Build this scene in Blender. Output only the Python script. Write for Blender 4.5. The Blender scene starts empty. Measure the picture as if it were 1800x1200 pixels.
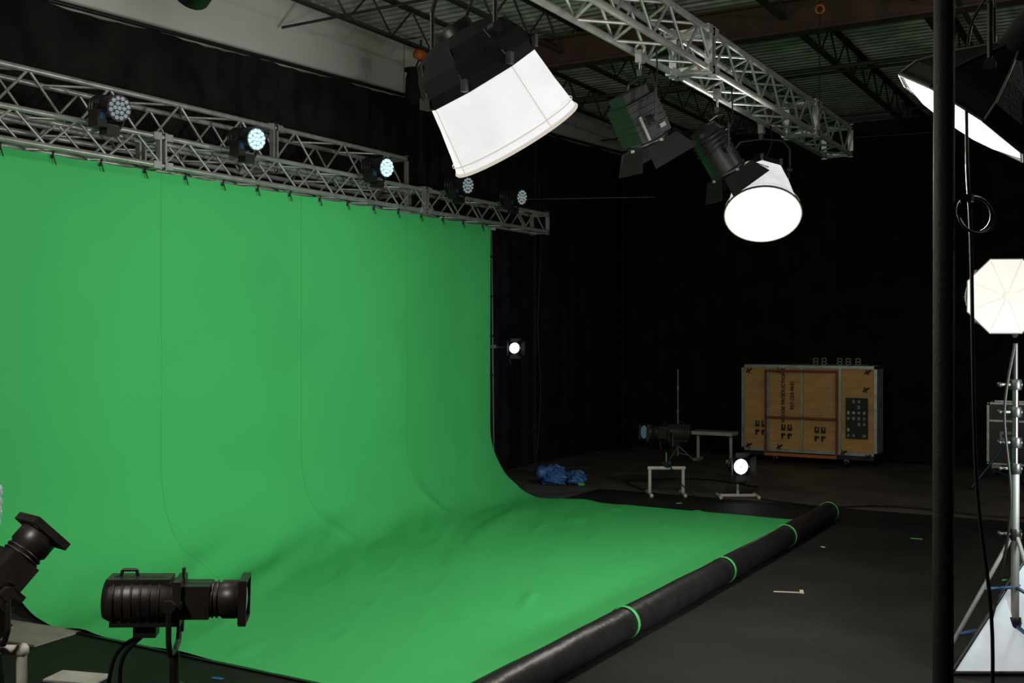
import bpy, math, random
from mathutils import Vector, Matrix, noise
random.seed(4)
V=Vector
UP=V((0,0,1))
scene=bpy.context.scene
scene.view_settings.view_transform='Standard'
scene.view_settings.look='None'
scene.view_settings.exposure=0
scene.view_settings.gamma=1

# ------------------------------------------------------------------ materials
def mat(name,col,rough=.6,metal=0.0,var=.15,scale=8,bump=0.0,bscale=60,emit=None,es=0,spec=.5,stretch=None,emul=None):
    m=bpy.data.materials.new(name); m.use_nodes=True
    nt=m.node_tree; N=nt.nodes; L=nt.links
    p=N['Principled BSDF']
    p.inputs['Roughness'].default_value=rough
    p.inputs['Metallic'].default_value=metal
    p.inputs['Specular IOR Level'].default_value=spec
    tc=N.new('ShaderNodeTexCoord')
    src=tc.outputs['Object']
    if stretch:
        mp=N.new('ShaderNodeMapping'); mp.inputs['Scale'].default_value=stretch
        L.new(src,mp.inputs['Vector']); src=mp.outputs['Vector']
    nz=N.new('ShaderNodeTexNoise'); nz.inputs['Scale'].default_value=scale; nz.inputs['Detail'].default_value=5
    L.new(src,nz.inputs['Vector'])
    def ramp(c,v):
        cr=N.new('ShaderNodeValToRGB')
        cr.color_ramp.elements[0].position=.3; cr.color_ramp.elements[1].position=.7
        cr.color_ramp.elements[0].color=[x*(1-v) for x in c]+[1]
        cr.color_ramp.elements[1].color=[min(1,x*(1+v)) for x in c]+[1]
        L.new(nz.outputs['Fac'],cr.inputs['Fac']); return cr
    L.new(ramp(col,var).outputs['Color'],p.inputs['Base Color'])
    if emit:
        if emul: L.new(ramp(emit,emul).outputs['Color'],p.inputs['Emission Color'])
        else: p.inputs['Emission Color'].default_value=list(emit)+[1]
        p.inputs['Emission Strength'].default_value=es
    if bump:
        nb=N.new('ShaderNodeTexNoise'); nb.inputs['Scale'].default_value=bscale; nb.inputs['Detail'].default_value=4
        L.new(src,nb.inputs['Vector'])
        b=N.new('ShaderNodeBump'); b.inputs['Strength'].default_value=bump; b.inputs['Distance'].default_value=.02
        L.new(nb.outputs['Fac'],b.inputs['Height']); L.new(b.outputs['Normal'],p.inputs['Normal'])
    return m
M_alu=mat('aluminium',(.36,.36,.35),.36,.6,.25)
M_alud=mat('aluminium_dull',(.20,.20,.19),.5,.5,.15)
M_chrome=mat('chrome',(.36,.36,.38),.22,1,.05)
M_blk=mat('black_paint',(.009,.0085,.009),.4,0,.3,spec=.4)
M_blkm=mat('black_matte',(.004,.004,.004),.8,0,.3,bump=.2,spec=.25)
M_body=mat('lamp_housing',(.016,.013,.012),.4,.2,.3)
M_rub=mat('cable_rubber',(.005,.005,.005),.5,spec=.25)
M_vinyl=mat('black_vinyl',(.011,.0095,.0095),.4,0,.3,6,bump=.4,bscale=9,spec=.4)
M_drape=mat('black_drape',(.0095,.0080,.0072),.95,0,.5,2.5,bump=.4,bscale=30,spec=.08)
M_wall=mat('painted_block',(.50,.49,.45),.9,0,.06,1.2,bump=.1)
M_walld=mat('dark_wall',(.02,.02,.02),.9)
M_deck=mat('steel_deck',(.40,.40,.37),.6,.1,.35,3)
M_joist=mat('joist_primer',(.032,.027,.024),.7,.1,.3)
M_red=mat('red_primer',(.055,.024,.016),.7,0,.3,5)
M_white=mat('white_diffusion',(.22,.22,.22),.9,0,.05,2.5,emit=(.87,.87,.88),es=.90,emul=.12,bump=.8,bscale=7)
M_white2=mat('white_diffusion_bright',(.2,.2,.2),.9,0,.03,3,emit=(1,1,1),es=1.0)
M_white3=mat('white_diffusion_skirt',(.2,.2,.2),.9,0,.05,5,emit=(.85,.85,.87),es=.78,emul=.15,bump=.4)
M_whitew=mat('white_diffusion_warm',(.05,.045,.04),.9,0,.03,3,emit=(1,.91,.82),es=.84,emul=.05)
M_rim=mat('rim_grey',(.03,.03,.028),.7)
M_seam=mat('diffusion_seam',(.10,.09,.08),.9,emit=(.8,.72,.62),es=.72)
M_led=mat('led_lens',(.3,.5,.55),.2,0,.1,40,emit=(.62,.92,1),es=1.0)
M_ledm=mat('led_lens_back',(.1,.14,.16),.15,.3,.1,40,emit=(.4,.7,.8),es=.45)
M_ledd=mat('led_lens_dim',(.2,.23,.25),.15,.3,.1,40,emit=(.5,.6,.65),es=.25)
M_lens=mat('fresnel_glow',(.9,.95,1),.2,0,.1,60,emit=(.85,.93,1),es=5)
M_glass=mat('lens_glass',(.05,.08,.1),.08,.2,.2,emit=(.3,.5,.6),es=.10)
M_pvc=mat('white_pipe',(.38,.36,.32),.5)
M_ply=mat('plywood_gold',(.47,.25,.075),.6,0,.18,3,stretch=(1,1,4))
M_orange=mat('orange_paint',(.45,.10,.02),.5)
M_rustf=mat('rust_frame',(.16,.035,.018),.6)
M_blue=mat('blue_tarp',(.02,.08,.24),.55,0,.4,9,bump=.5,bscale=20)
M_bluem=mat('blue_metal',(.02,.06,.13),.4,.3)
M_label=mat('black_print',(.01,.01,.01),.7)
M_paper=mat('paper_white',(.42,.41,.37),.8)
M_board=mat('grey_board',(.22,.21,.17),.8)
M_tape=mat('tan_tape',(.5,.42,.33),.8)
M_gtape=mat('green_strap',(.06,.36,.09),.6)
M_floor=mat('concrete_floor',(.070,.058,.050),.6,0,.45,1.6,bump=.15)
M_mat=mat('stage_mat_black',(.0085,.0075,.007),.7,0,.6,1.1,bump=.3,bscale=14,spec=.22)

def green_mat():
    m=bpy.data.materials.new('chroma_green_cloth'); m.use_nodes=True
    nt=m.node_tree;N=nt.nodes;L=nt.links;p=N['Principled BSDF']
    p.inputs['Roughness'].default_value=.85; p.inputs['Specular IOR Level'].default_value=.2
    g=N.new('ShaderNodeNewGeometry'); s=N.new('ShaderNodeSeparateXYZ'); L.new(g.outputs['Position'],s.inputs[0])
    a=N.new('ShaderNodeMath');a.operation='SUBTRACT';a.inputs[1].default_value=5.05;L.new(s.outputs['Y'],a.inputs[0])
    d=N.new('ShaderNodeMath');d.operation='PINGPONG';d.inputs[1].default_value=.957;L.new(a.outputs[0],d.inputs[0])
    c=N.new('ShaderNodeMath');c.operation='LESS_THAN';c.inputs[1].default_value=.005;L.new(d.outputs[0],c.inputs[0])
    nz=N.new('ShaderNodeTexNoise');nz.inputs['Scale'].default_value=1.1;nz.inputs['Detail'].default_value=3
    L.new(g.outputs['Position'],nz.inputs['Vector'])
    r=N.new('ShaderNodeValToRGB');r.color_ramp.elements[0].color=(.047,.385,.108,1);r.color_ramp.elements[1].color=(.059,.43,.122,1)
    L.new(nz.outputs['Fac'],r.inputs['Fac'])
    mx=N.new('ShaderNodeMixRGB');mx.inputs['Color2'].default_value=(.036,.33,.088,1)
    L.new(c.outputs[0],mx.inputs['Fac']);L.new(r.outputs['Color'],mx.inputs['Color1'])
    L.new(mx.outputs['Color'],p.inputs['Base Color'])
    n2=N.new('ShaderNodeTexNoise');n2.inputs['Scale'].default_value=4;n2.inputs['Detail'].default_value=4
    L.new(g.outputs['Position'],n2.inputs['Vector'])
    b=N.new('ShaderNodeBump');b.inputs['Strength'].default_value=.10;b.inputs['Distance'].default_value=.05
    L.new(n2.outputs['Fac'],b.inputs['Height']);L.new(b.outputs['Normal'],p.inputs['Normal'])
    return m
M_green=green_mat()

# ------------------------------------------------------------------ builder
def frame(loc,d,up=UP):
    z=V(d).normalized(); x=V(up).cross(z)
    if x.length<1e-4: x=V((1,0,0))
    x.normalize(); y=z.cross(x)
    m=Matrix((x,y,z)).transposed().to_4x4(); m.translation=V(loc); return m
class B:
    def __init__(s): s.v=[];s.f=[];s.mi=[];s.sm=[];s.mats=[];s.M=Matrix.Identity(4)
    def m(s,mt):
        if mt not in s.mats: s.mats.append(mt)
        return s.mats.index(mt)
    def add(s,vs,fs,mt,smooth=False):
        o=len(s.v); s.v+=[s.M@V(p) for p in vs]
        k=s.m(mt)
        for f in fs: s.f.append([i+o for i in f]); s.mi.append(k); s.sm.append(smooth)
    def box(s,c,size,mt,R=None):
        x,y,z=[a/2 for a in size]
        vs=[V((i*x,j*y,k*z)) for i in(-1,1) for j in(-1,1) for k in(-1,1)]
        if R: vs=[R@p for p in vs]
        vs=[p+V(c) for p in vs]
        s.add(vs,[(0,1,3,2),(4,6,7,5),(0,4,5,1),(2,3,7,6),(0,2,6,4),(1,5,7,3)],mt)
    def lathe(s,prof,mt,seg=24,F=None,cap=True,smooth=True,ph=.5):
        F=F or Matrix.Identity(4); vs=[];fs=[]
        for r,z in prof:
            for i in range(seg):
                a=2*math.pi*(i+ph)/seg; vs.append(F@V((r*math.cos(a),r*math.sin(a),z)))
        for j in range(len(prof)-1):
            for i in range(seg):
                k=(i+1)%seg; fs.append((j*seg+i,j*seg+k,(j+1)*seg+k,(j+1)*seg+i))
        s.add(vs,fs,mt,smooth)
        if cap:
            s.add(vs[:seg][::-1],[list(range(seg))],mt); s.add(vs[-seg:],[list(range(seg))],mt)
    def tube(s,a,b,r,mt,seg=8,r2=None):
        a=V(a);b=V(b);l=(b-a).length
        if l<1e-5:return
        s.lathe([(r,0),(r if r2 is None else r2,l)],mt,seg,frame(a,b-a,UP if abs((b-a).normalized().z)<.95 else V((1,0,0))))
    def path(s,pts,r,mt,seg=8):
        for a,b in zip(pts,pts[1:]): s.tube(a,b,r,mt,seg)
    def curve(s,pts,r,mt,seg=6,n=8):
        pts=[V(p) for p in pts]; P=[pts[0]]+pts+[pts[-1]]; out=[]
        for i in range(1,len(P)-2):
            for t in range(n):
                t/=n; a,b,c,d=P[i-1],P[i],P[i+1],P[i+2]
                out.append(.5*((2*b)+(c-a)*t+(2*a-5*b+4*c-d)*t*t+(3*b-a-3*c+d)*t**3))
        out.append(pts[-1]); s.path(out,r,mt,seg)
    def ring(s,F,R,r,mt,seg=28,k=8):
        vs=[];fs=[];n=seg
        for i in range(n):
            a=2*math.pi*i/n; c=V((math.cos(a),math.sin(a),0))
            for j in range(k):
                b=2*math.pi*j/k; vs.append(F@(c*(R+r*math.cos(b))+V((0,0,r*math.sin(b)))))
        for i in range(n):
            for j in range(k):
                fs.append((i*k+j,((i+1)%n)*k+j,((i+1)%n)*k+(j+1)%k,i*k+(j+1)%k))
        s.add(vs,fs,mt,True)
    def ball(s,c,r,mt,seg=16,sc=(1,1,1),amp=0,flat=False):
        vs=[];fs=[];n=seg//2
        for i in range(n+1):
            t=math.pi*i/n
            for j in range(seg):
                a=2*math.pi*j/seg; p=V((math.sin(t)*math.cos(a),math.sin(t)*math.sin(a),math.cos(t)))
                q=1+amp*noise.noise(p*2.3+V(c)) ; q+=amp*.5*noise.noise(p*6+V(c))
                w=V((p.x*sc[0],p.y*sc[1],p.z*sc[2]))*r*q+V(c)
                if flat: w.z=max(w.z,.012)
                vs.append(w)
        for i in range(n):
            for j in range(seg):
                k=(j+1)%seg; fs.append((i*seg+j,(i+1)*seg+j,(i+1)*seg+k,i*seg+k))
        s.add(vs,fs,mt,not flat)
    def done(s,name,origin=None,parent=None):
        o=V(origin) if origin is not None else V((0,0,0))
        me=bpy.data.meshes.new(name); me.from_pydata([tuple(p-o) for p in s.v],[],s.f)
        for mt in s.mats: me.materials.append(mt)
        me.polygons.foreach_set('material_index',s.mi); me.polygons.foreach_set('use_smooth',s.sm)
        me.update()
        ob=bpy.data.objects.new(name,me); scene.collection.objects.link(ob); ob.location=o
        if parent: ob.parent=parent
        return ob
def light(name,kind,world,parent,energy,size=.15,col=(1,1,1),d=None,ang=120,blend=.8):
    l=bpy.data.lights.new(name,kind); l.energy=energy; l.color=col; l.shadow_soft_size=size
    if kind=='SPOT': l.spot_size=math.radians(ang); l.spot_blend=blend
    ob=bpy.data.objects.new(name,l); scene.collection.objects.link(ob)
    ob.parent=parent; ob.location=V(world)-parent.location
    if d is not None: ob.rotation_euler=V(d).to_track_quat('-Z','Y').to_euler()
    return ob

# ------------------------------------------------------------------ room
b=B(); b.box((-3,10,-.05),(14.2,26.4,.1),M_floor); b.done('floor')
b=B(); b.box((-1.9,6.4,.002),(9.9,15.2,.004),M_mat); b.done('stage_floor_mat')
b=B(); b.box((-9.7,10,3.4),(.2,26.2,6.8),M_wall); b.done('wall_left')
b=B(); b.box((-9.42,13.25,3.3),(.3,.5,6.55),M_wall); b.done('trim_1')
b=B(); b.box((-3,23.1,3.4),(13.4,.2,6.8),M_walld); b.done('wall_back')
b=B(); b.box((4.1,10,3.4),(.2,26.2,6.8),M_walld); b.done('wall_right')
b=B(); b.box((-3,-3.1,3.4),(14.2,.2,6.8),M_walld); b.done('wall_front')
b=B(); prof=[];y=-3.0
while y<23.0:
    for dy,dz in((0,0),(.07,0),(.09,.045),(.16,.045),(.18,0)): prof.append((y+dy,6.62+dz))
    y+=.18
vs=[];fs=[]
for i,(yy,zz) in enumerate(prof): vs+=[(-9.7,yy,zz),(4.1,yy,zz)]
for i in range(len(prof)-1): fs.append((2*i,2*i+1,2*i+3,2*i+2))
b.add(vs,fs,M_deck)
b.box((-3,10,6.74),(14,26.2,.05),M_deck)
b.done('ceiling')
b=B(); x=-8.6
while x<3.8:
    for z in(6.12,6.58):
        b.box((x,10,z),(.09,26,.035),M_joist)
    y=-3;up=True
    while y<22.9:
        b.tube((x,y,6.13 if up else 6.57),(x,y+.45,6.57 if up else 6.13),.014,M_joist,5); y+=.45; up=not up
    x+=1.55
for yy in (2.5,7.4,10.3,16.2,19.5):
    b.tube((-9.5,yy,6.1),(4,yy,6.1),.018,M_joist,5)
b.done('ceiling_joists')
b=B(); yy=13.25; b.box((-2.7,yy,5.93),(13.2,.22,.03),M_red); b.box((-2.7,yy,6.32),(13.2,.22,.03),M_red); b.box((-2.7,yy,6.12),(13.2,.03,.38),M_red)
b.box((-9.2,yy,6.12),(.16,.3,.5),M_red)
b.done('roof_girder')
b=B(); b.tube((-9.4,15.5,6.0),(4,15.5,6.0),.035,M_joist); b.tube((-1.9,-2,5.95),(-1.9,22,5.95),.03,M_joist); b.done('ceiling_pipe')

def drape(name,p0,p1,za,zb,amp=.05,per=.34,z0=.02,step=.05):
    p0=V(p0);p1=V(p1);L=(p1-p0).length;d=(p1-p0)/L;n=V((-d.y,d.x,0))
    b=B();vs=[];fs=[];N=int(L/step);K=6
    for i in range(N+1):
        s=L*i/N; a=amp*math.sin(s/per*2*math.pi+2*noise.noise(V((s*.5,0,0)))*3)*(.6+.5*noise.noise(V((s*.3,5,0))))
        zt=za+(zb-za)*s/L-.03*abs(math.sin(s/1.5*math.pi))
        for k in range(K+1):
            t=k/K; vs.append(p0+d*s+n*a*(1-.35*t)+V((0,0,z0+(zt-z0)*t)))
    for i in range(N):
        for k in range(K): fs.append((i*(K+1)+k,(i+1)*(K+1)+k,(i+1)*(K+1)+k+1,i*(K+1)+k+1))
    b.add(vs,fs,M_drape,True)
    b.tube(p0+V((0,0,za+.02)),p1+V((0,0,zb+.02)),.024,M_blk)
    return b.done(name)
drape('black_drape',(-9.12,-1,0),(-9.12,19.62,0),5.15,5.82)
drape('black_drape.001',(-9.04,19.5,0),(3.9,19.5,0),5.80,5.45)

# ------------------------------------------------------------------ green screen
YA,YB,XW,XF=5.22,12.75,-7.92,-3.42
prof=[]
n1=80
for i in range(n1): prof.append((XW,3.72-(3.72-1.0)*i/n1,(1,0)))
n2=50
for i in range(n2):
    a=math.pi/2*i/n2; e=.82
    cx=XW+1.05*(1-math.cos(a)**e if math.cos(a)>0 else 1); cz=.015+1.0*(1-math.sin(a)**e)
    prof.append((cx,cz,(math.cos(a),math.sin(a))))
n3=110
for i in range(n3+1): prof.append((XW+1.05+(XF-XW-1.05)*i/n3,.015,(0,1)))
NY=300;b=B();vs=[];fs=[]
seams=[6.964,8.878,10.79]
for j in range(NY+1):
    y=YA+(YB-YA)*j/NY
    for i,(x,z,nn) in enumerate(prof):
        fold=noise.noise(V((y*1.1+x*1.8,x*1.3-z,7)))+.30*noise.noise(V((y*3.2+x*4,x*2-z*1.5,9)))
        base=.012*noise.noise(V((y*.9,z*.5,1)))
        tt=min(1,i/n1); base+=.016*tt*noise.noise(V((y*2.2,z*1.1,3)))
        if i<n1:
            a=base+.005*max(0,1-i/n1*9)*math.sin(y*12)
        elif i<n1+n2:
            t=(i-n1)/n2; w=math.sin(math.pi/2*min(1,t*1.25))
            a=base*(1-t)+.062*w*fold
        else:
            t=(i-n1-n2)/n3; e=math.exp(-t*3.6)
            a=.062*e*max(-.05,fold)
            a+=min(1,t*5)*(.012*max(0,noise.noise(V((x*1.1+y*.4,y*.9,12))))+.034*max(0,noise.noise(V((x*4.5+y*2,y*1.1-x*1.0,22)))-.30))
        for sy in seams:
            q=math.exp(-((y-sy-.05*(x-XW))/.09)**2); qq=math.exp(-((i-n1-30)/12)**2)
            a+=.026*q*qq
        X=x+nn[0]*a; Z=z+nn[1]*a
        if i==0: Z-=.012*abs(math.sin(y*math.pi/.48))
        vs.append(V((X,y,max(.012,Z))))
P=len(prof)
for j in range(NY):
    for i in range(P-1): fs.append((j*P+i,j*P+i+1,(j+1)*P+i+1,(j+1)*P+i))
b.add(vs,fs,M_green,True)
y=YA+.1
while y<YB:
    b.tube((XW+.01,y,3.68),(XW+.05,y,3.78),.010,M_blk,5); b.tube((XW+.03,y,3.70),(XW+.035,y+.02,3.63),.006,M_blk,5)
    y+=.48
for z in (3.3,2.75,2.2,1.65,1.1): b.box((XW-.01,YB+.02,z),(.05,.06,.025),M_blk)
b.box(((XW+1+XF)/2,YA-.01,.012),(XF-XW-1,.03,.012),M_blk)
b.done('green_screen_backdrop',(XW,(YA+YB)/2,0))

b=B();R=.112;cx,cz=-3.29,.118;vs=[];fs=[];seg=28;NN=120
ya,yb=5.1,12.95
for j in range(NN+1):
    y=ya+(yb-ya)*j/NN
    for i in range(seg):
        a=2*math.pi*i/seg; r=R*(1+.06*noise.noise(V((y*1.8,math.cos(a)*.9,math.sin(a)*.9)))+.04*noise.noise(V((y*.7+a,3,1))))
        vs.append((cx+r*math.cos(a)+.01*math.sin(y*.8),y,max(.006,cz+r*math.sin(a))))
for j in range(NN):
    for i in range(seg):
        k=(i+1)%seg; fs.append((j*seg+i,j*seg+k,(j+1)*seg+k,(j+1)*seg+i))
b.add(vs,fs,M_vinyl,True); b.add(vs[-seg:],[list(range(seg))],M_vinyl); b.add(vs[:seg],[list(range(seg))[::-1]],M_vinyl)
for y in (7.15,9.2,11.1,12.88):
    F=frame((cx+.01*math.sin(y*.8),y,cz+.004),(0,1,.0)); 
    b.lathe([(R*1.03,-.018),(R*1.07,-.018),(R*1.07,.018),(R*1.03,.018)],M_gtape,28,F,cap=False)
b.done('rolled_black_floor_vinyl',(cx,9,cz))

# ------------------------------------------------------------------ trusses
def truss(name,x,z,w,h,y0,y1,splice=(),r=.026,rb=.012,pitch=.3):
    b=B();cs=[(x-w/2,z-h/2),(x+w/2,z-h/2),(x-w/2,z+h/2),(x+w/2,z+h/2)]
    for c in cs: b.tube((c[0],y0,c[1]),(c[0],y1,c[1]),r,M_alu,10)
    for (p,q) in((0,1),(0,2),(1,3),(2,3)):
        y=y0+.06;up=True
        while y+pitch<y1:
            A,C=(cs[p],cs[q]) if up else (cs[q],cs[p])
            b.tube((A[0],y,A[1]),(C[0],y+pitch,C[1]),rb,M_alu,6); y+=pitch;up=not up
    for ys in list(splice)+[y0,y1]:
        for dy in ((-.03,.03) if ys not in(y0,y1) else (0,)):
            b.box((x-w/2,ys+dy,z),(.06,.02,h+.08),M_alu);b.box((x+w/2,ys+dy,z),(.06,.02,h+.08),M_alu)
            b.box((x,ys+dy,z-h/2),(w+.06,.02,.06),M_alu);b.box((x,ys+dy,z+h/2),(w+.06,.02,.06),M_alu)
        for c in cs:
            for s in(-1,1): b.box((c[0]+.0,ys+s*.07,c[1]),(.065,.08,.065),M_alu) if ys not in(y0,y1) else None
    return b.done(name,(x,(y0+y1)/2,z))
truss('aluminium_truss',-7.92,3.88,.27,.26,2.0,14.15,(6.85,11.0))
truss('aluminium_truss.001',-8.55,4.26,.44,.46,1.2,11.35,(5.25,8.9),r=.028,rb=.014,pitch=.42)
truss('aluminium_truss.002',-3.15,4.44,.30,.30,-1.5,12.67,(1.8,5.0,8.1,11.2))
def chain(b,p,z0,z1,r=.012):
    z=z0;k=0
    while z<z1:
        F=Matrix.Translation((p[0],p[1],z))@Matrix.Rotation(math.pi/2,4,'X' if k%2 else 'Y')@Matrix.Diagonal((1.6,.9,1,1) if not k%2 else (.9,1.6,1,1))
        b.ring(F,r,.0035,M_blk,8,4); z+=.032;k+=1
def hoist(name,x,y,zb,zt=6.1,bag=True):
    b=B(); chain(b,(x,y),zb,zt-.2)
    b.lathe([(.02,-.1),(.07,-.09),(.075,.0),(.07,.09),(.02,.1)],M_orange,12,frame((x,y,zt-.16),(0,1,0)))
    b.ring(frame((x,y,zt-.33),(0,1,.2)),.045,.014,M_orange,14,6)
    b.tube((x,y,zt-.05),(x,y,zt+.05),.015,M_blk)
    if bag:
        b.lathe([(.09,0),(.12,.06),(.11,.35),(.085,.45),(.13,.46),(.13,.49)],M_blkm,12,frame((x-.03,y-.12,zt-.85),(0,0,1),V((0,1,0))))
        b.tube((x-.03,y-.12,zt-.4),(x,y,zt-.16),.012,M_blk)
    return b.done(name,(x,y,zt))
hoist('chain_hoist',-8.42,11.80,4.5,zt=6.10)
hoist('chain_hoist.001',-3.15,2.2,4.6); hoist('chain_hoist.002',-3.15,11.9,4.6,bag=False)
b=B(); chain(b,(-8.4,14.85),.02,5.95,.016); b.tube((-8.4,14.85,5.9),(-8.4,14.85,6.1),.02,M_blk); b.curve([(-8.36,14.9,4.6),(-8.33,14.92,3.6),(-8.37,14.9,2.4),(-8.34,14.93,1.2),(-8.4,14.86,.02)],.009,M_rub); b.done('hoist_chain',(-8.4,14.85,3))
b=B(); b.tube((-8.5,14.6,4.33),(-6.6,15.4,4.33),.02,M_blk); b.tube((-8.45,14.6,4.33),(-8.4,14.83,4.33),.02,M_blk);b.done('black_pipe',(-7.5,15,4.33))
b=B(); b.tube((-7.93,12.86,.0),(-8.0,12.9,3.72),.028,M_blk,10); b.box((-7.93,12.86,.01),(.4,.4,.02),M_blk); b.box((-8.0,12.9,3.7),(.09,.09,.04),M_pvc)
b.box((-7.93,12.86,.15),(.07,.07,.06),M_blk); b.box((-7.965,12.88,2.05),(.08,.08,.05),M_alud)
b.done('backdrop_side_pole',(-7.93,12.86,0))

# ------------------------------------------------------------------ lamps
def yoke(b,c,side,r,h,hang,mt=M_blk,clamp=True,rr=.012):
    c=V(c);s=V(side).normalized(); u=UP*hang
    pts=[c+s*r]+[c+s*r+u*h*.65]+[c+s*r*.75+u*h*.93]+[c+u*h]+[c-s*r*.75+u*h*.93]+[c-s*r+u*h*.65]+[c-s*r]
    b.path(pts,rr,mt,8)
    for k in(-1,1):
        b.tube(c+s*r*k*.9,c+s*r*k*1.08,.028,mt,10)
    return c+u*h
def clamp(b,p,ztarget):
    p=V(p); b.tube(p,V((p.x,p.y,ztarget-.02)),.012,M_chrome,8)
    b.box(V((p.x,p.y,ztarget-.06)),(.05,.07,.09),M_alud); b.ring(frame((p.x,p.y,ztarget),(0,1,0)),.035,.012,M_alud,14,6)
    b.box(p+V((0,0,.03)),(.04,.04,.05),M_blk)

def lantern(name,c,d,r0,r1,L,ztarget,whitem,energy=0,facem=None,dome=.26,rim=.010,body=.14,bulge=1.0,col=(1,.95,.84)):
    c=V(c);F=frame(c,d);b=B()
    S=48
    vs=[];fs=[];K=10
    for k in range(K+1):
        t=k/K
        for i in range(S):
            a=2*math.pi*i/S
            q=math.cos(math.pi/8)/math.cos(((a)%(math.pi/4))-math.pi/8)
            rr=(r0+(r1-r0)*t)*(q*(1-t)+1*t)*(1+.022*math.sin(a*8+1+t*2)*math.sin(math.pi*t)-.02*math.sin(math.pi*t))
            vs.append(F@V((rr*math.cos(a),rr*math.sin(a),L*t)))
    for k in range(K):
        for i in range(S):
            j=(i+1)%S; fs.append((k*S+i,k*S+j,(k+1)*S+j,(k+1)*S+i))
    b.add(vs,fs,whitem,True)
    fm=facem or whitem
    b.lathe([(r1*.995,L-.02),(r1*.6,L-.005),(.01,L)],fm,40,F,cap=False)
    b.ring(F@Matrix.Translation((0,0,L)),r1,rim,M_rim if facem else M_seam,40,6)
    b.lathe([(r1*1.003,L-.05),(r1*1.003,L-.043)],M_seam,40,F,cap=False)
    for i in range(0,8,2):
        a=math.pi/4*i; p0=F@V((r0*math.cos(a)*1.005,r0*math.sin(a)*1.005,0));p1=F@V((r1*math.cos(a)*1.004,r1*math.sin(a)*1.004,L))
        b.tube(p0,p1,.003,M_seam,4)
    b.lathe([(r0*1.05,.05),(r0*1.07,-.01),(r0*1.02*bulge,-dome*.5),(r0*.84*bulge,-dome*.9),(r0*.5,-dome*1.12),(r0*.4,-dome*1.15)],M_blkm,8,F,smooth=False,ph=0)
    b.lathe([(r0*.30,-dome*1.15-body),(r0*.34,-dome*1.15-body+.02),(r0*.34,-dome*1.15+.02)],M_blk,16,F)
    for i in range(8):
        a=math.pi/4*i; b.tube(F@V((r0*1.08*math.cos(a),r0*1.08*math.sin(a),0)),F@V((r0*.86*bulge*math.cos(a),r0*.86*bulge*math.sin(a),-dome*.9)),.008,M_blk,5)
        b.box(F@V((r0*1.09*math.cos(a),r0*1.09*math.sin(a),.01)),(.03,.03,.06),M_blk)
    side=V(d).cross(UP).normalized(); cc=F@V((0,0,-dome*.8))
    if ztarget:
        t=yoke(b,cc,side,r0*1.15,r0*1.3,1); clamp(b,t,ztarget)
        b.curve([F@V((0,0,-dome)),t+V((.08,.05,-.05)),V((t.x+.06,t.y+.1,ztarget-.02))],.008,M_rub)
    ob=b.done(name,c)
    if energy: light('bulb','POINT',F@V((0,0,L+.2)),ob,energy,.16,col)
    return ob
def wdir(r,u,f):
    return V((.8599*r-.5105*f,.5105*r+.8599*f,u))

lantern('lantern_softbox',(-3.04,4.76,3.58),wdir(.5,-.82,.28),.315,.365,.41,4.29,M_white,energy=165,bulge=.97,dome=.19,body=.05)
d2=wdir(-.12,-.76,-.62).normalized()
c2=V((-3.19,10.03,3.35))-d2*.54
lantern('lantern_softbox.001',c2,d2,.235,.355,.54,4.29,M_white3,energy=175,facem=M_white2,dome=.10,rim=.014,bulge=.9)

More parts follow.
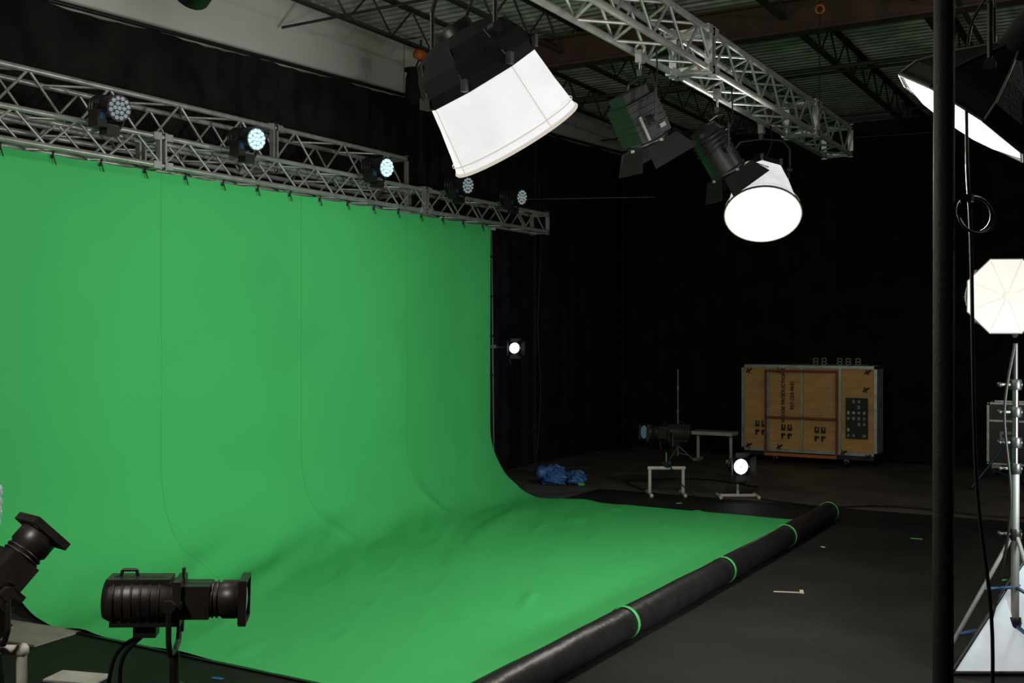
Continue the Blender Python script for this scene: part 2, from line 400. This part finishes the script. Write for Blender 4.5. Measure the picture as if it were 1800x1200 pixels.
def fresnel(name,c,d,r,L,hang,ztarget=None,lens=M_glass,doors=True,base=None,energy=0,spot=None,body=M_blk,square=False):
    c=V(c);F=frame(c,d);b=B()
    if square:
        b.M=F; b.box((0,0,-L*.05),(r*1.7,r*1.9,L*.8),body); b.box((0,0,-L*.55),(r*1.3,r*1.5,L*.22),body)
        for i in range(5): b.box((0,0,-L*.40+i*L*.13),(r*1.8,r*1.98,L*.02),body)
        for s in(-1,1):
            b.box((s*r*.92,-r*.55,.1*L),(.012,.02,L*.5),M_alud); b.box((s*r*.93,r*.5,.2*L),(.012,.05,.03),M_alud); b.box((s*r*.93,0,0),(.05,.06,.06),M_blk)
        b.M=Matrix.Identity(4)
    else:
        b.lathe([(r*.3,-L*.62),(r*.75,-L*.58),(r*.92,-L*.42),(r*.95,-.1*L),(r,0),(r,.38*L)],body,24,F)
        for i in range(4): b.lathe([(r*.95,-L*.4+i*L*.09),(r*1.06,-L*.4+i*L*.09),(r*1.06,-L*.37+i*L*.09),(r*.95,-L*.37+i*L*.09)],body,24,F,cap=False)
    b.lathe([(r*.93,.385*L),(r*.7,.42*L),(.01,.44*L)],lens,24,F,cap=False)
    b.lathe([(r*.92,.37*L),(r*1.05,.37*L),(r*1.05,.46*L),(r*.92,.46*L)],body,24,F,cap=False)
    if doors:
        for i in range(4):
            R=F@Matrix.Rotation(i*math.pi/2,4,'Z'); w=r*(1.0 if i%2 else .75);ln=r*1.15
            o=.45 if i%2 else .6
            p=[V((-w,r*1.05,.46*L)),V((w,r*1.05,.46*L)),V((w*1.35,r*1.05+ln*o,.46*L+ln*(1-o*.35))),V((-w*1.35,r*1.05+ln*o,.46*L+ln*(1-o*.35)))]
            q=[x+V((0,.004,-.004)) for x in p]
            pts=[R@x for x in p+q]
            b.add(pts,[(0,1,2,3),(7,6,5,4),(0,4,5,1),(1,5,6,2),(2,6,7,3),(3,7,4,0)],M_blkm)
            b.box(R@V((0,r*1.03,.45*L)),(.03,.03,.02),M_alud)
    side=V(d).cross(UP).normalized()
    if hang:
        t=yoke(b,c,side,r*1.3,r*2.2,hang,rr=.011)
        if ztarget is not None and hang>0: clamp(b,t,ztarget); b.curve([F@V((0,0,-L*.6)),t+V((.1,.04,-.1)),V((t.x+.1,t.y+.05,ztarget+.1))],.007,M_rub)
        if base: base(b,t)
    ob=b.done(name,c)
    if energy: light('bulb','SPOT',F@V((0,0,L*.7)),ob,energy,.08,(1,.98,.95),d=spot or d,ang=130)
    return ob
fresnel('studio_spotlight',(-3.22,7.25,3.75),wdir(.42,-.85,.22),.15,.36,1,4.29,square=True)
fresnel('studio_spotlight.001',(-3.17,8.73,3.74),wdir(.50,-.76,.15),.15,.42,1,4.29)

def ledpar(name,c,d,r,L,hang,lens,post=None,energy=0,aim=None,back=M_ledd):
    c=V(c);F=frame(c,d);b=B()
    b.lathe([(r*.35,-L*.8),(r*.7,-L*.75),(r*.85,-L*.5),(r*1.0,-L*.2),(r*1.06,.15*L),(r*1.06,.3*L)],M_blk,20,F)
    for i in range(4): b.lathe([(r*.8,-L*.6+i*.12*L),(r*1.08,-L*.6+i*.12*L),(r*1.08,-L*.55+i*.12*L),(r*.8,-L*.55+i*.12*L)],M_blk,20,F,cap=False)
    b.lathe([(r*.98,.305*L),(.005,.305*L)],back,20,F,cap=False)
    cells=[(0,0)]+[(.4,i*60) for i in range(6)]+[(.78,i*30+15) for i in range(12)]
    for q,a in cells:
        a=math.radians(a);G=F@Matrix.Translation((r*q*math.cos(a),r*q*math.sin(a),.31*L))
        b.lathe([(r*.175,0),(r*.14,.012),(.002,.018)],lens,10,G,cap=False)
    side=V(d).cross(UP).normalized()
    t=yoke(b,c-V(d).normalized()*L*.15,side,r*1.2,r*1.6,hang,rr=.014)
    if post: post(b,t)
    ob=b.done(name,c)
    if energy: light('bulb','SPOT',F@V((0,0,L*.7)),ob,energy,.08,(.75,.95,1),d=aim or d,ang=140)
    return ob
def trusspost(b,t):
    t=V(t); b.tube(t,V((-7.785,t.y-.0,t.z)),.014,M_alud,8); b.box((t.x,t.y,t.z-.02),(.1,.13,.08),M_blk)
    b.box((-7.785,t.y,4.02),(.07,.06,.07),M_alud); b.box(t+V((.0,-.12,.06)),(.12,.09,.14),M_blk); b.box(t+V((.06,-.12,.08)),(.01,.05,.05),M_bluem)
for i,(y,z) in enumerate([(6.10,4.11),(7.70,4.10),(9.75,4.10),(11.42,4.10),(12.77,4.10)]):
    n='led_stage_light'+('' if i==0 else '.%03d'%i)
    ledpar(n,(-7.52,y,z),wdir(.78,-.12,-.62),.105,.34,-1,M_led if i in(1,2) else M_ledd,trusspost,back=M_ledm if i in (1,2) else M_blk)
fresnel('pole_spotlight',(-7.72,13.02,2.04),wdir(.25,-.1,-1),.08,.24,0,lens=M_lens,energy=0)
b=B(); b.tube((-7.965,12.89,2.04),(-7.76,13.03,2.04),.014,M_blk); b.tube((-7.82,13.03,2.04),(-7.80,13.1,1.80),.01,M_blk); b.done('lamp_mounting_arm',(-7.9,12.95,2.04))

def ellipsoidal(name,c,d,k,hang,post,lens=M_glass):
    c=V(c);F=frame(c,d);b=B();S=lambda *a:tuple(x*k for x in a)
    b.lathe([(.04*k,-.33*k),(.085*k,-.325*k),(.103*k,-.29*k),(.108*k,-.2*k),(.108*k,-.06*k),(.095*k,-.01*k)],M_body,20,F)
    for i in range(6): b.lathe([(.09*k,(-.28+i*.04)*k),(.112*k,(-.28+i*.04)*k),(.112*k,(-.27+i*.04)*k),(.09*k,(-.27+i*.04)*k)],M_body,20,F,cap=False)
    b.M=F
    b.box(S(0,.05,-.17),S(.14,.11,.28),M_body); b.box(S(0,-.05,-.16),S(.14,.12,.26),M_body)
    b.box(S(0,-.13,-.14),S(.09,.07,.10),M_blk)
    b.box(S(0,.0,.005),S(.21,.20,.035),M_body)
    b.box(S(0,.0,.02),S(.03,.29,.012),M_blk); b.box(S(0,0,.028),S(.27,.03,.008),M_blk)
    b.box(S(0,.0,.08),S(.16,.15,.13),M_body)
    b.M=Matrix.Identity(4)
    b.lathe([(.078*k,.03*k),(.078*k,.19*k),(.088*k,.2*k),(.088*k,.27*k),(.085*k,.275*k)],M_body,20,F)
    for z in(.15,.17,): b.lathe([(.07*k,z*k),(.085*k,z*k),(.085*k,(z+.008)*k),(.07*k,(z+.008)*k)],M_body,20,F,cap=False)
    b.M=F
    b.box(S(0,.0,.285),S(.19,.19,.02),M_body); 
    for s in(-1,1): b.box(S(s*.095,0,.295),S(.012,.2,.035),M_body); b.box(S(0,s*.097,.295),S(.19,.012,.035),M_body)
    for y in(.06,-.06): b.tube(S(.1,y,.12),S(.05,y,.12),.012*k,M_blk)
    b.M=Matrix.Identity(4)
    b.lathe([(.08*k,.296*k),(.05*k,.305*k),(.003,.31*k)],lens,20,F,cap=False)
    h=[F@V(S(*p)) for p in ((0,.10,-.26),(0,.135,-.25),(0,.135,-.19),(0,.10,-.18))]; b.path(h,.008*k,M_blk,6)
    side=V(d).cross(UP).normalized(); cc=F@V(S(0,0,-.02))
    t=yoke(b,cc,side,.15*k,.24*k,hang,M_body,rr=.013*k)
    if post: post(b,t,F)
    return b.done(name,c)
def stand(b,x,y,z,r=.017,legr=.45,legz=.5,mt=M_blk,lm=None,a0=.3):
    lm=lm or mt
    b.tube((x,y,.12),(x,y,z*.55),r*1.25,mt,10); b.tube((x,y,z*.5),(x,y,z),r,mt,10)
    for q in(.3,.55,.8):
        b.lathe([(r*1.9,-.03),(r*1.9,.03)],lm,10,frame((x,y,max(z*q,.2)),(0,0,1),V((0,1,0)))); b.tube((x,y,z*q),(x+.06,y-.02,z*q),.008,M_blk,6)
    for i in range(3):
        a=a0+i*2*math.pi/3; f=V((x+legr*math.cos(a),y+legr*math.sin(a),.025)); m=V((x,y,legz))
        b.tube(m,f,r*.7,lm,8); b.tube(V((x,y,.17)),m.lerp(f,.62),r*.5,lm,6)
        b.ball(f,.02,M_rub,8)
def post1(b,t,F):
    stand(b,t.x,t.y,t.z,.022,.42,.42,M_body,a0=.9)
    p=F@V((0,-.15,-.14)); x=t.x;y=t.y
    b.curve([p,p+V((-.08,-.05,-.12)),V((x-.22,y-.1,.5)),V((x-.3,y-.12,.15)),V((x-.35,y-.2,.015)),V((x-.7,y+.1,.015))],.009,M_rub)
    b.curve([p,p+V((-.12,-.05,-.10)),V((x-.30,y-.14,.5)),V((x-.40,y-.2,.15)),V((x-.5,y-.25,.015)),V((x-.9,y-.1,.015))],.009,M_rub)
ellipsoidal('profile_spotlight',(-3.58,3.24,1.075),wdir(1,-.03,.14),.93,-1,post1)
def post2(b,t,F):
    b.tube(t,(t.x,t.y,t.z-.03),.022,M_pvc)
    z=t.z-.03
    b.tube((t.x-.45,t.y-.25,z),(t.x+.10,t.y+.06,z),.022,M_pvc,10); b.ball((t.x+.10,t.y+.06,z),.031,M_pvc,10)
    b.tube((t.x+.10,t.y+.06,z),(t.x+.10,t.y+.06,.0),.022,M_pvc,10); b.tube((t.x-.40,t.y-.22,z),(t.x-.40,t.y-.22,.0),.022,M_pvc,10)
    for q in((.10,.06),(-.4,-.22)): b.tube((t.x+q[0]+.2,t.y+q[1]-.35,.022),(t.x+q[0]-.2,t.y+q[1]+.35,.022),.022,M_pvc,10)
    p=F@V((0,-.13,-.14)); b.curve([p,p+V((.05,0,-.2)),V((t.x+.02,t.y,.5)),V((t.x+.05,t.y-.05,.015))],.009,M_rub)
ellipsoidal('profile_spotlight.001',(-4.04,2.70,1.19),wdir(.40,.60,.45),.92,-1,post2)
def lp(b,t): stand(b,t.x,t.y,t.z,.02,.4,.45)
ledpar('led_stage_light.005',(-4.42,2.86,1.44),wdir(.8,-.05,.3),.12,.26,-1,M_ledd,lp,back=M_blk)
def hp(b,t): b.tube(t,(t.x,t.y,6.1),.014,M_blk); b.box(t,(.12,.12,.1),M_blk)
ledpar('led_stage_light.006',(-4.60,4.30,4.17),wdir(-.55,-.35,.6),.11,.30,1,M_ledd,hp)

def pipebase(b,x,y,zt,w=.46,dp=.4,ang=.54):
    R=Matrix.Rotation(ang,3,'Z')
    g=lambda u,v,z: V((x,y,0))+R@V((u,v,0))+V((0,0,z))
    for s in(-1,1):
        b.tube(g(s*w/2,0,.03),g(s*w/2,0,zt),.024,M_pvc,10); b.tube(g(s*w/2,-dp/2,.026),g(s*w/2,dp/2,.026),.024,M_pvc,10)
        for e in(-1,1): b.ball(g(s*w/2,e*dp/2,.027),.03,M_pvc,8)
    b.tube(g(-w/2-.03,0,zt),g(w/2+.03,0,zt),.026,M_pvc,10)
def post3(b,t,F):
    b.tube(t,(t.x,t.y,.38),.02,M_chrome); pipebase(b,t.x,t.y,.38)
    b.box((t.x,t.y,.43),(.09,.06,.08),M_blk); b.box((t.x+.05,t.y,.45),(.03,.03,.05),M_bluem)
    b.curve([(t.x+.05,t.y,.42),(t.x+.25,t.y-.1,.2),(t.x+.5,t.y-.1,.02),(t.x+.9,t.y-.2,.02)],.009,M_rub)
ellipsoidal('profile_spotlight.002',(-5.78,13.86,.87),wdir(-.85,.05,-.35),1.12,-1,post3,lens=M_glass)
def base4(b,t):
    b.tube(t,(t.x,t.y,.03),.02,M_pvc); 
    b.tube((t.x-.22,t.y-.13,.03),(t.x+.22,t.y+.13,.03),.024,M_pvc)
    for s in(-1,1): b.tube((t.x+s*.22+.08,t.y+s*.13-.14,.026),(t.x+s*.22-.08,t.y+s*.13+.14,.026),.024,M_pvc)
fresnel('floor_spotlight',(-4.86,14.2,.43),wdir(.15,.05,-1),.11,.28,-1,lens=M_lens,base=base4,doors=True)

b=B(); b.ball((-7.62,14.02,.13),.17,M_blue,24,(1.25,1,.95),.4,True); b.ball((-7.33,14.2,.10),.13,M_blue,20,(1.3,1,.85),.4,True); b.ball((-7.75,13.9,.19),.09,M_blue,16,(1,1,1),.4)
b.box((-7.2,14.12,.03),(.08,.05,.04),M_gtape)
b.done('blue_tarp_bundle',(-7.5,14.1,0))

# ------------------------------------------------------------------ panel cart
b=B();X0,X1,Y0,z0,z1=-6.2,-3.9,18.3,.21,1.70
W=X1-X0
for k in range(4):
    yy=Y0+.02+k*.13; b.box(((X0+X1)/2,yy+.03,(z0+z1)/2),(W-.04,.03,z1-z0-.04),M_ply)
    t=.05
    for x in (X0+t/2,X1-t/2): b.box((x,yy+.03,(z0+z1)/2),(t,.085,z1-z0),M_alu)
    for z in (z0+t/2,z1-t/2): b.box(((X0+X1)/2,yy+.03,z),(W,.085,t),M_alu)
    if k==0:
        for u in(.47,1.06,1.70): b.box((X0+u,yy+.005,(z0+z1)/2),(.035,.05,z1-z0-.08),M_alu)
yf=Y0-.03
Zp=lambda py:1.70-(py-640)/155*1.49
Xp=lambda px:X0+(px-1307)/238*W
for z in(Zp(650),Zp(733)): b.box(((Xp(1353)+Xp(1478))/2,yf-.02,z),(Xp(1478)-Xp(1353),.03,.035),M_rustf)
for px in(1353,1478): b.box((Xp(px),yf-.02,(Zp(650)+.14)/2),(.03,.03,Zp(650)-.14),M_rustf)
b.box(((Xp(1353)+Xp(1478))/2,yf-.02,.17),(Xp(1478)-Xp(1353),.04,.05),M_orange)
b.box(((X0+X1)/2,Y0+.25,.17),(W-.1,.5,.06),M_blk)
for x in(X0+.6,X1-.5,):
    for y in(Y0+.05,Y0+.42):
        b.lathe([(.06,-.02),(.06,.02)],M_rub,16,frame((x,y,.062),(1,0,0))); b.box((x,y,.12),(.07,.05,.07),M_alud)
for px,py in((1322,650),(1322,785),(1530,650),(1530,795),(1378,785),(1378,650),(1490,790),(1527,680)):
    b.tube((Xp(px)-.05,yf,Zp(py)-.03),(Xp(px)+.05,yf,Zp(py)+.03),.012,M_blk,6); b.tube((Xp(px)-.03,yf,Zp(py)+.04),(Xp(px)+.01,yf,Zp(py)-.05),.010,M_blk,6)
for px,py in((1343,752),(1390,757),(1449,759)):
    x=Xp(px);z=Zp(py)
    for s in(-1,1):
        b.box((x+s*.055,yf+.012,z+.06),(.07,.004,.10),M_label); b.box((x+s*.055,yf+.012,z-.06),(.075,.004,.035),M_label)
        b.box((x+s*.055-.02,yf+.012,z-.1),(.03,.004,.06),M_label); b.box((x+s*.055+.005,yf+.009,z+.075),(.018,.004,.05),M_ply)
xa,xb,za,zb=Xp(1493),Xp(1530),Zp(765),Zp(695)
b.box(((xa+xb)/2,yf+.012,(za+zb)/2),(xb-xa,.006,zb-za),M_label)
for i in range(4):
    for j in range(7):
        if random.random()<.7: b.box((xa+.045+i*(xb-xa-.05)/3.6,yf+.007,za+.05+j*(zb-za-.08)/6.3),(.03+random.random()*.025,.004,.035+random.random()*.02),M_alud if random.random()<.8 else M_paper)
for u in(1.28,1.42,1.68,1.82,1.98):
    for s in(-1,1):
        b.box((X0+u+s*.033,Y0+.1,1.765),(.012,.1,.11),M_alud)
    for z in(1.715,1.765,1.82): b.box((X0+u,Y0+.1,z),(.075,.1,.012),M_alud)
b.box((X0+1.5,Y0+.25,1.71),(1.3,.3,.03),M_blk)
cart=b.done('panel_cart',((X0+X1)/2,Y0+.25,0))
def text(name,body,x,y,z,size,parent,mt):
    c=bpy.data.curves.new(name,'FONT'); c.body=body; c.size=size; c.extrude=.001; c.align_x='CENTER'; c.align_y='CENTER'
    c.offset=.0015
    c.materials.append(mt); o=bpy.data.objects.new(name,c); scene.collection.objects.link(o)
    o.parent=parent; o.location=V((x,y,z))-parent.location
    o.rotation_euler=(Matrix.Rotation(math.pi/2,3,'X')@Matrix.Rotation(math.pi/2,3,'Z')).to_euler()
    return o
text('stencil_name','WEXSE PRODUCTIONS',Xp(1384),yf+.022,Zp(694),.088,cart,M_label)
text('stencil_phone','957-224-9631',Xp(1400),yf+.022,Zp(693),.088,cart,M_label)

b=B(); b.box((-6.62,18.1,.50),(.75,.35,.06),M_pvc)
for s in(-1,1): b.tube((-6.62+s*.3,18.1,0),(-6.62+s*.3,18.1,.48),.03,M_pvc); b.box((-6.62+s*.3,18.1,.03),(.05,.36,.05),M_pvc)
b.done('white_bench',(-6.62,18.1,0))
b=B(); stand(b,-7.1,17.6,1.62,.014,.3,.3,M_alud); b.done('light_stand',(-7.1,17.6,0))
b=B(); stand(b,-1.70,16.9,1.45,.022,.6,.8,M_chrome,M_bluem,a0=3.6); b.done('light_stand.001',(-1.7,16.9,0))
b=B(); b.tube((-8.75,18.9,0),(-8.75,18.9,5.7),.03,M_blkm); b.box((-8.75,18.9,.01),(.4,.4,.02),M_blkm); b.done('drape_support_pipe',(-8.75,18.9,0))

b=B();x,y=-1.75,18.6; b.box((x,y,.68),(.94,.6,.92),M_blk)
for sx in(-1,1):
    for sy in(-1,1): b.box((x+sx*.47,y+sy*.3,.68),(.035,.035,.95),M_alu); b.ball((x+sx*.47,y+sy*.3,1.15),.035,M_chrome,8); b.ball((x+sx*.47,y+sy*.3,.21),.035,M_chrome,8)
for z in(.21,.88,1.15):
    for sy in(-1,1): b.box((x,y+sy*.3,z),(.94,.03,.03),M_alu)
    for sx in(-1,1): b.box((x+sx*.47,y,z),(.03,.6,.03),M_alu)
b.box((x-.2,y-.31,.65),(.2,.02,.14),M_alud); b.box((x-.2,y-.325,.65),(.13,.01,.05),M_blk); b.box((x+.2,y-.31,.65),(.2,.02,.14),M_alud)
for sx in(-1,1):
    for sy in(-1,1): b.lathe([(.07,-.02),(.07,.02)],M_rub,14,frame((x+sx*.38,y+sy*.22,.072),(1,0,0))); b.box((x+sx*.38,y+sy*.22,.17),(.09,.09,.07),M_alud)
b.done('road_case',(x,y,0))

# ------------------------------------------------------------------ right foreground
b=B(); x,y=-.77,4.9
b.tube((x,y,.02),(x,y,6.1),.043,M_blkm,20); b.box((x,y,.015),(.45,.45,.03),M_blkm)
b.done('black_support_column',(x,y,0))
b=B(); x,y=-.78,7.79
b.tube((x,y,.12),(x,y,1.35),.026,M_alud,12); b.tube((x,y,1.3),(x,y,1.9),.020,M_chrome,12); b.tube((x,y,1.85),(x,y,2.15),.016,M_blk,12)
for z in(.32,.9,1.33,1.5,1.7,1.88): b.lathe([(.036,-.035),(.04,-.025),(.04,.025),(.036,.035)],M_blk,12,frame((x,y,z),(0,0,1),V((0,1,0)))); b.tube((x-.09,y-.04,z),(x+.04,y,z),.010,M_alud); b.ball((x-.09,y-.04,z),.018,M_blk,8)
for a,rr in((3.6,.46),(5.3,.6),(1.4,.6)):
    f=V((x+rr*math.cos(a),y+rr*math.sin(a),.06)); m=V((x,y,.92)); b.tube(m,f,.014,M_alud,8); b.tube((x,y,.3),m.lerp(f,.8),.014,M_bluem,8); b.tube((x,y,.55),m.lerp(f,.45),.012,M_bluem,8)
    b.lathe([(.055,-.02),(.055,.02)],M_chrome,16,frame(f,(math.sin(a),-math.cos(a),0))); b.box(f+V((0,0,.07)),(.06,.06,.06),M_chrome)
b.curve([(x,y-.02,2.15),(x-.06,y-.05,1.7),(x-.02,y-.06,1.1),(x-.1,y-.05,.5),(x-.2,y-.2,.02)],.009,M_rub)
b.done('crank_light_stand',(x,y,0))
lc=V((-.88,7.81,2.46)); ld=wdir(-.12,-.02,-1)
lamp=lantern('octagonal_softbox',lc,ld,.19,.235,.11,None,M_whitew,dome=.22,facem=M_whitew)
b=B();F=frame(lc,ld)
vs=[F@V((.262*math.cos(a*math.pi/4+.39),.262*math.sin(a*math.pi/4+.39),.128)) for a in range(8)]+[F@V((0,0,.155))]
b.add(vs,[(i,(i+1)%8,8) for i in range(8)],M_whitew)
for i in range(8): b.tube(vs[i],vs[8],.0042,M_seam,4); b.tube(vs[i],vs[(i+1)%8],.004,M_rim,5)
b.lathe([(.03,.154),(.025,.158),(.002,.159)],M_seam,12,F,cap=False)
b.tube(F@V((0,0,-.25)),(x,y,2.2),.018,M_blk)
o=b.done('front_diffuser',V((0,0,0)),lamp); o.location=-lamp.location
light('bulb','POINT',F@V((0,0,.6)),lamp,8,.15,(1,.92,.82))

def bigbox(name,c,d,R,L,energy=260,ztop=6.1,spotm=None):
    c=V(c);F=frame(c,d);b=B()
    b.lathe([(R*.22,-L),(R*.62,-L*.6),(R*.92,-L*.25),(R,0)],M_blkm,8,F,smooth=False,cap=False)
    b.lathe([(R*.985,-.005),(R*.6,.035),(.01,.05)],M_white2,8,F,cap=False,smooth=False)
    for i in range(8):
        a=math.pi/4*(i+.5); P=lambda q,z:F@V((R*q*math.cos(a),R*q*math.sin(a),z))
        b.path([P(.22,-L),P(.63,-L*.6),P(.93,-L*.25),P(1.01,0)],.006,M_alud if i%2 else M_blk,5)
        a2=a+math.pi/4; b.tube(P(1,0),F@V((R*math.cos(a2),R*math.sin(a2),0)),.011,M_blk,6)
    b.lathe([(R*.2,-L-.3),(R*.24,-L-.26),(R*.24,-L+.02)],M_blk,16,F)
    if ztop:
        side=V(d).cross(UP).normalized(); t=yoke(b,F@V((0,0,-L*.6)),side,R*.8,.42,1); 
        b.tube(t,(t.x,t.y,ztop),.014,M_blk)
        b.curve([t,t+V((-.1,0,-.2)),V((-.70,5.05,3.0)),V((-.68,5.03,2.6)),V((-.66,5.05,1.6)),V((-.60,5.1,.9)),V((-.62,5.15,.02))],.008,M_rub)
    else:
        p=F@V((0,0,-L-.15)); stand(b,p.x,p.y,p.z-.05,.02,.5,.6)
    ob=b.done(name,c)
    if spotm: light('bulb','SPOT',F@V((0,0,.12)),ob,energy,R*.8,(.88,1,.98),d=d,ang=spotm,blend=1)
    else: light('bulb','POINT',F@V((0,0,.3)),ob,energy,.2,(1,.96,.88))
    return ob
bigbox('octagonal_softbox.001',(-.79,5.52,3.24),wdir(-.56,-.80,.27),.36,.36,energy=85)
c3=V((1.3,6.6,1.75)); bigbox('added_fill_softbox',c3,V((-7.9,9.3,1.75))-c3,.45,.4,energy=1350,ztop=None,spotm=78)  # added unseen softbox, throws low frontal light onto the green wall
b=B()
for k in range(4): b.ring(frame((-.66,5.02,2.72+.0*k),wdir(.2,.1*k,-1)),.075+.004*k,.006,M_rub,20,5)
b.box((-.69,4.99,2.79),(.05,.05,.03),M_blk)
b.done('cable_coil',(-.66,5.02,2.72))
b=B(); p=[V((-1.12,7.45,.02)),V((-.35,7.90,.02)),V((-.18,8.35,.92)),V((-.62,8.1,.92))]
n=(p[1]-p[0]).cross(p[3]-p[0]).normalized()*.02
q=[x-n for x in p]; b.add(p+q,[(0,1,2,3),(7,6,5,4),(0,4,5,1),(1,5,6,2),(2,6,7,3),(3,7,4,0)],mat('reflector_white_glow',(.4,.43,.46),.7,emit=(.85,.93,1),es=.34))  # board has a weak glow standing in for the light it reflects
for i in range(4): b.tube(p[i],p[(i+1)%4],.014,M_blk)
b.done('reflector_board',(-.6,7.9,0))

b=B(); R=Matrix.Rotation(.35,3,'Z'); b.box((-2.69,9.16,.006),(.24,.03,.003),M_tape,R); b.box((-2.59,9.23,.007),(.03,.13,.003),M_tape,R); b.done('floor_tape_mark')
for i,(x,y,w_,m) in enumerate([(-2.2,12.28,.12,M_gtape),(-1.15,10.6,.07,M_gtape),(-5.65,5.08,.09,M_paper),(-5.15,4.98,.08,M_blue),(-5.35,13.3,.09,M_paper),(-2.95,11.3,.05,M_paper)]):
    b=B(); b.box((x,y,.007),(w_,.035,.004),m,Matrix.Rotation(i*1.1,3,'Z')); b.done('floor_tape_scrap'+('' if i==0 else '.%03d'%i))
b=B(); b.box((-5.92,4.52,.012),(.36,.2,.014),M_paper,Matrix.Rotation(.3,3,'Z')); b.done('paper_sheet')
b=B(); b.box((-7.35,4.98,.012),(1.1,.42,.014),M_board,Matrix.Rotation(.1,3,'Z')); b.done('grey_floor_board')
b=B(); b.curve([(-4.5,14.1,.02),(-3.6,13.9,.02),(-2.8,14.4,.02),(-1.5,14.2,.02),(-.6,14.9,.02)],.01,M_rub); b.curve([(-6.2,14.1,.02),(-6.8,14.9,.02),(-5.9,15.6,.02),(-4.9,15.2,.02)],.01,M_rub); b.done('floor_cable')

lantern('added_fill_lantern',(-3.1,1.2,3.6),(-.35,.25,-.9),.30,.335,.38,4.29,M_white,energy=190)  # extra lantern out of view, added to fill the green cloth with light
def fill_lamp(name,x,y,e):  # unseen lamps added to brighten the upper wall and roof deck
    b=B(); F=frame((x,y,5.35),(0,0,-1),V((0,1,0)))
    b.lathe([(.05,-.35),(.09,-.3),(.1,-.12),(.06,-.08)],M_alud,16,F); b.lathe([(.07,-.1),(.16,-.03),(.22,.1)],M_alud,24,F,cap=False); b.lathe([(.04,-.08),(.06,0),(.05,.14),(.01,.18)],M_lens,14,F)
    b.tube((x,y,5.7),(x,y,6.1),.01,M_blk)
    ob=b.done(name,(x,y,5.35)); light('bulb','POINT',(x,y,4.95),ob,e,.1,(1,.97,.9)); return ob
fill_lamp('added_fill_lamp',-5.6,3.2,115)
fill_lamp('added_fill_lamp.001',1.8,9.0,130)

w=bpy.data.worlds.new('dim_room'); scene.world=w; w.use_nodes=True
w.node_tree.nodes['Background'].inputs[0].default_value=(.9,.95,1,1); w.node_tree.nodes['Background'].inputs[1].default_value=.02
cam=bpy.data.cameras.new('camera'); cam.lens=38; cam.sensor_width=36; cam.clip_start=.05
co=bpy.data.objects.new('camera',cam); scene.collection.objects.link(co)
co.location=(0,0,2.2); co.rotation_euler=(math.radians(90-.3),0,math.radians(30.7)); scene.camera=co
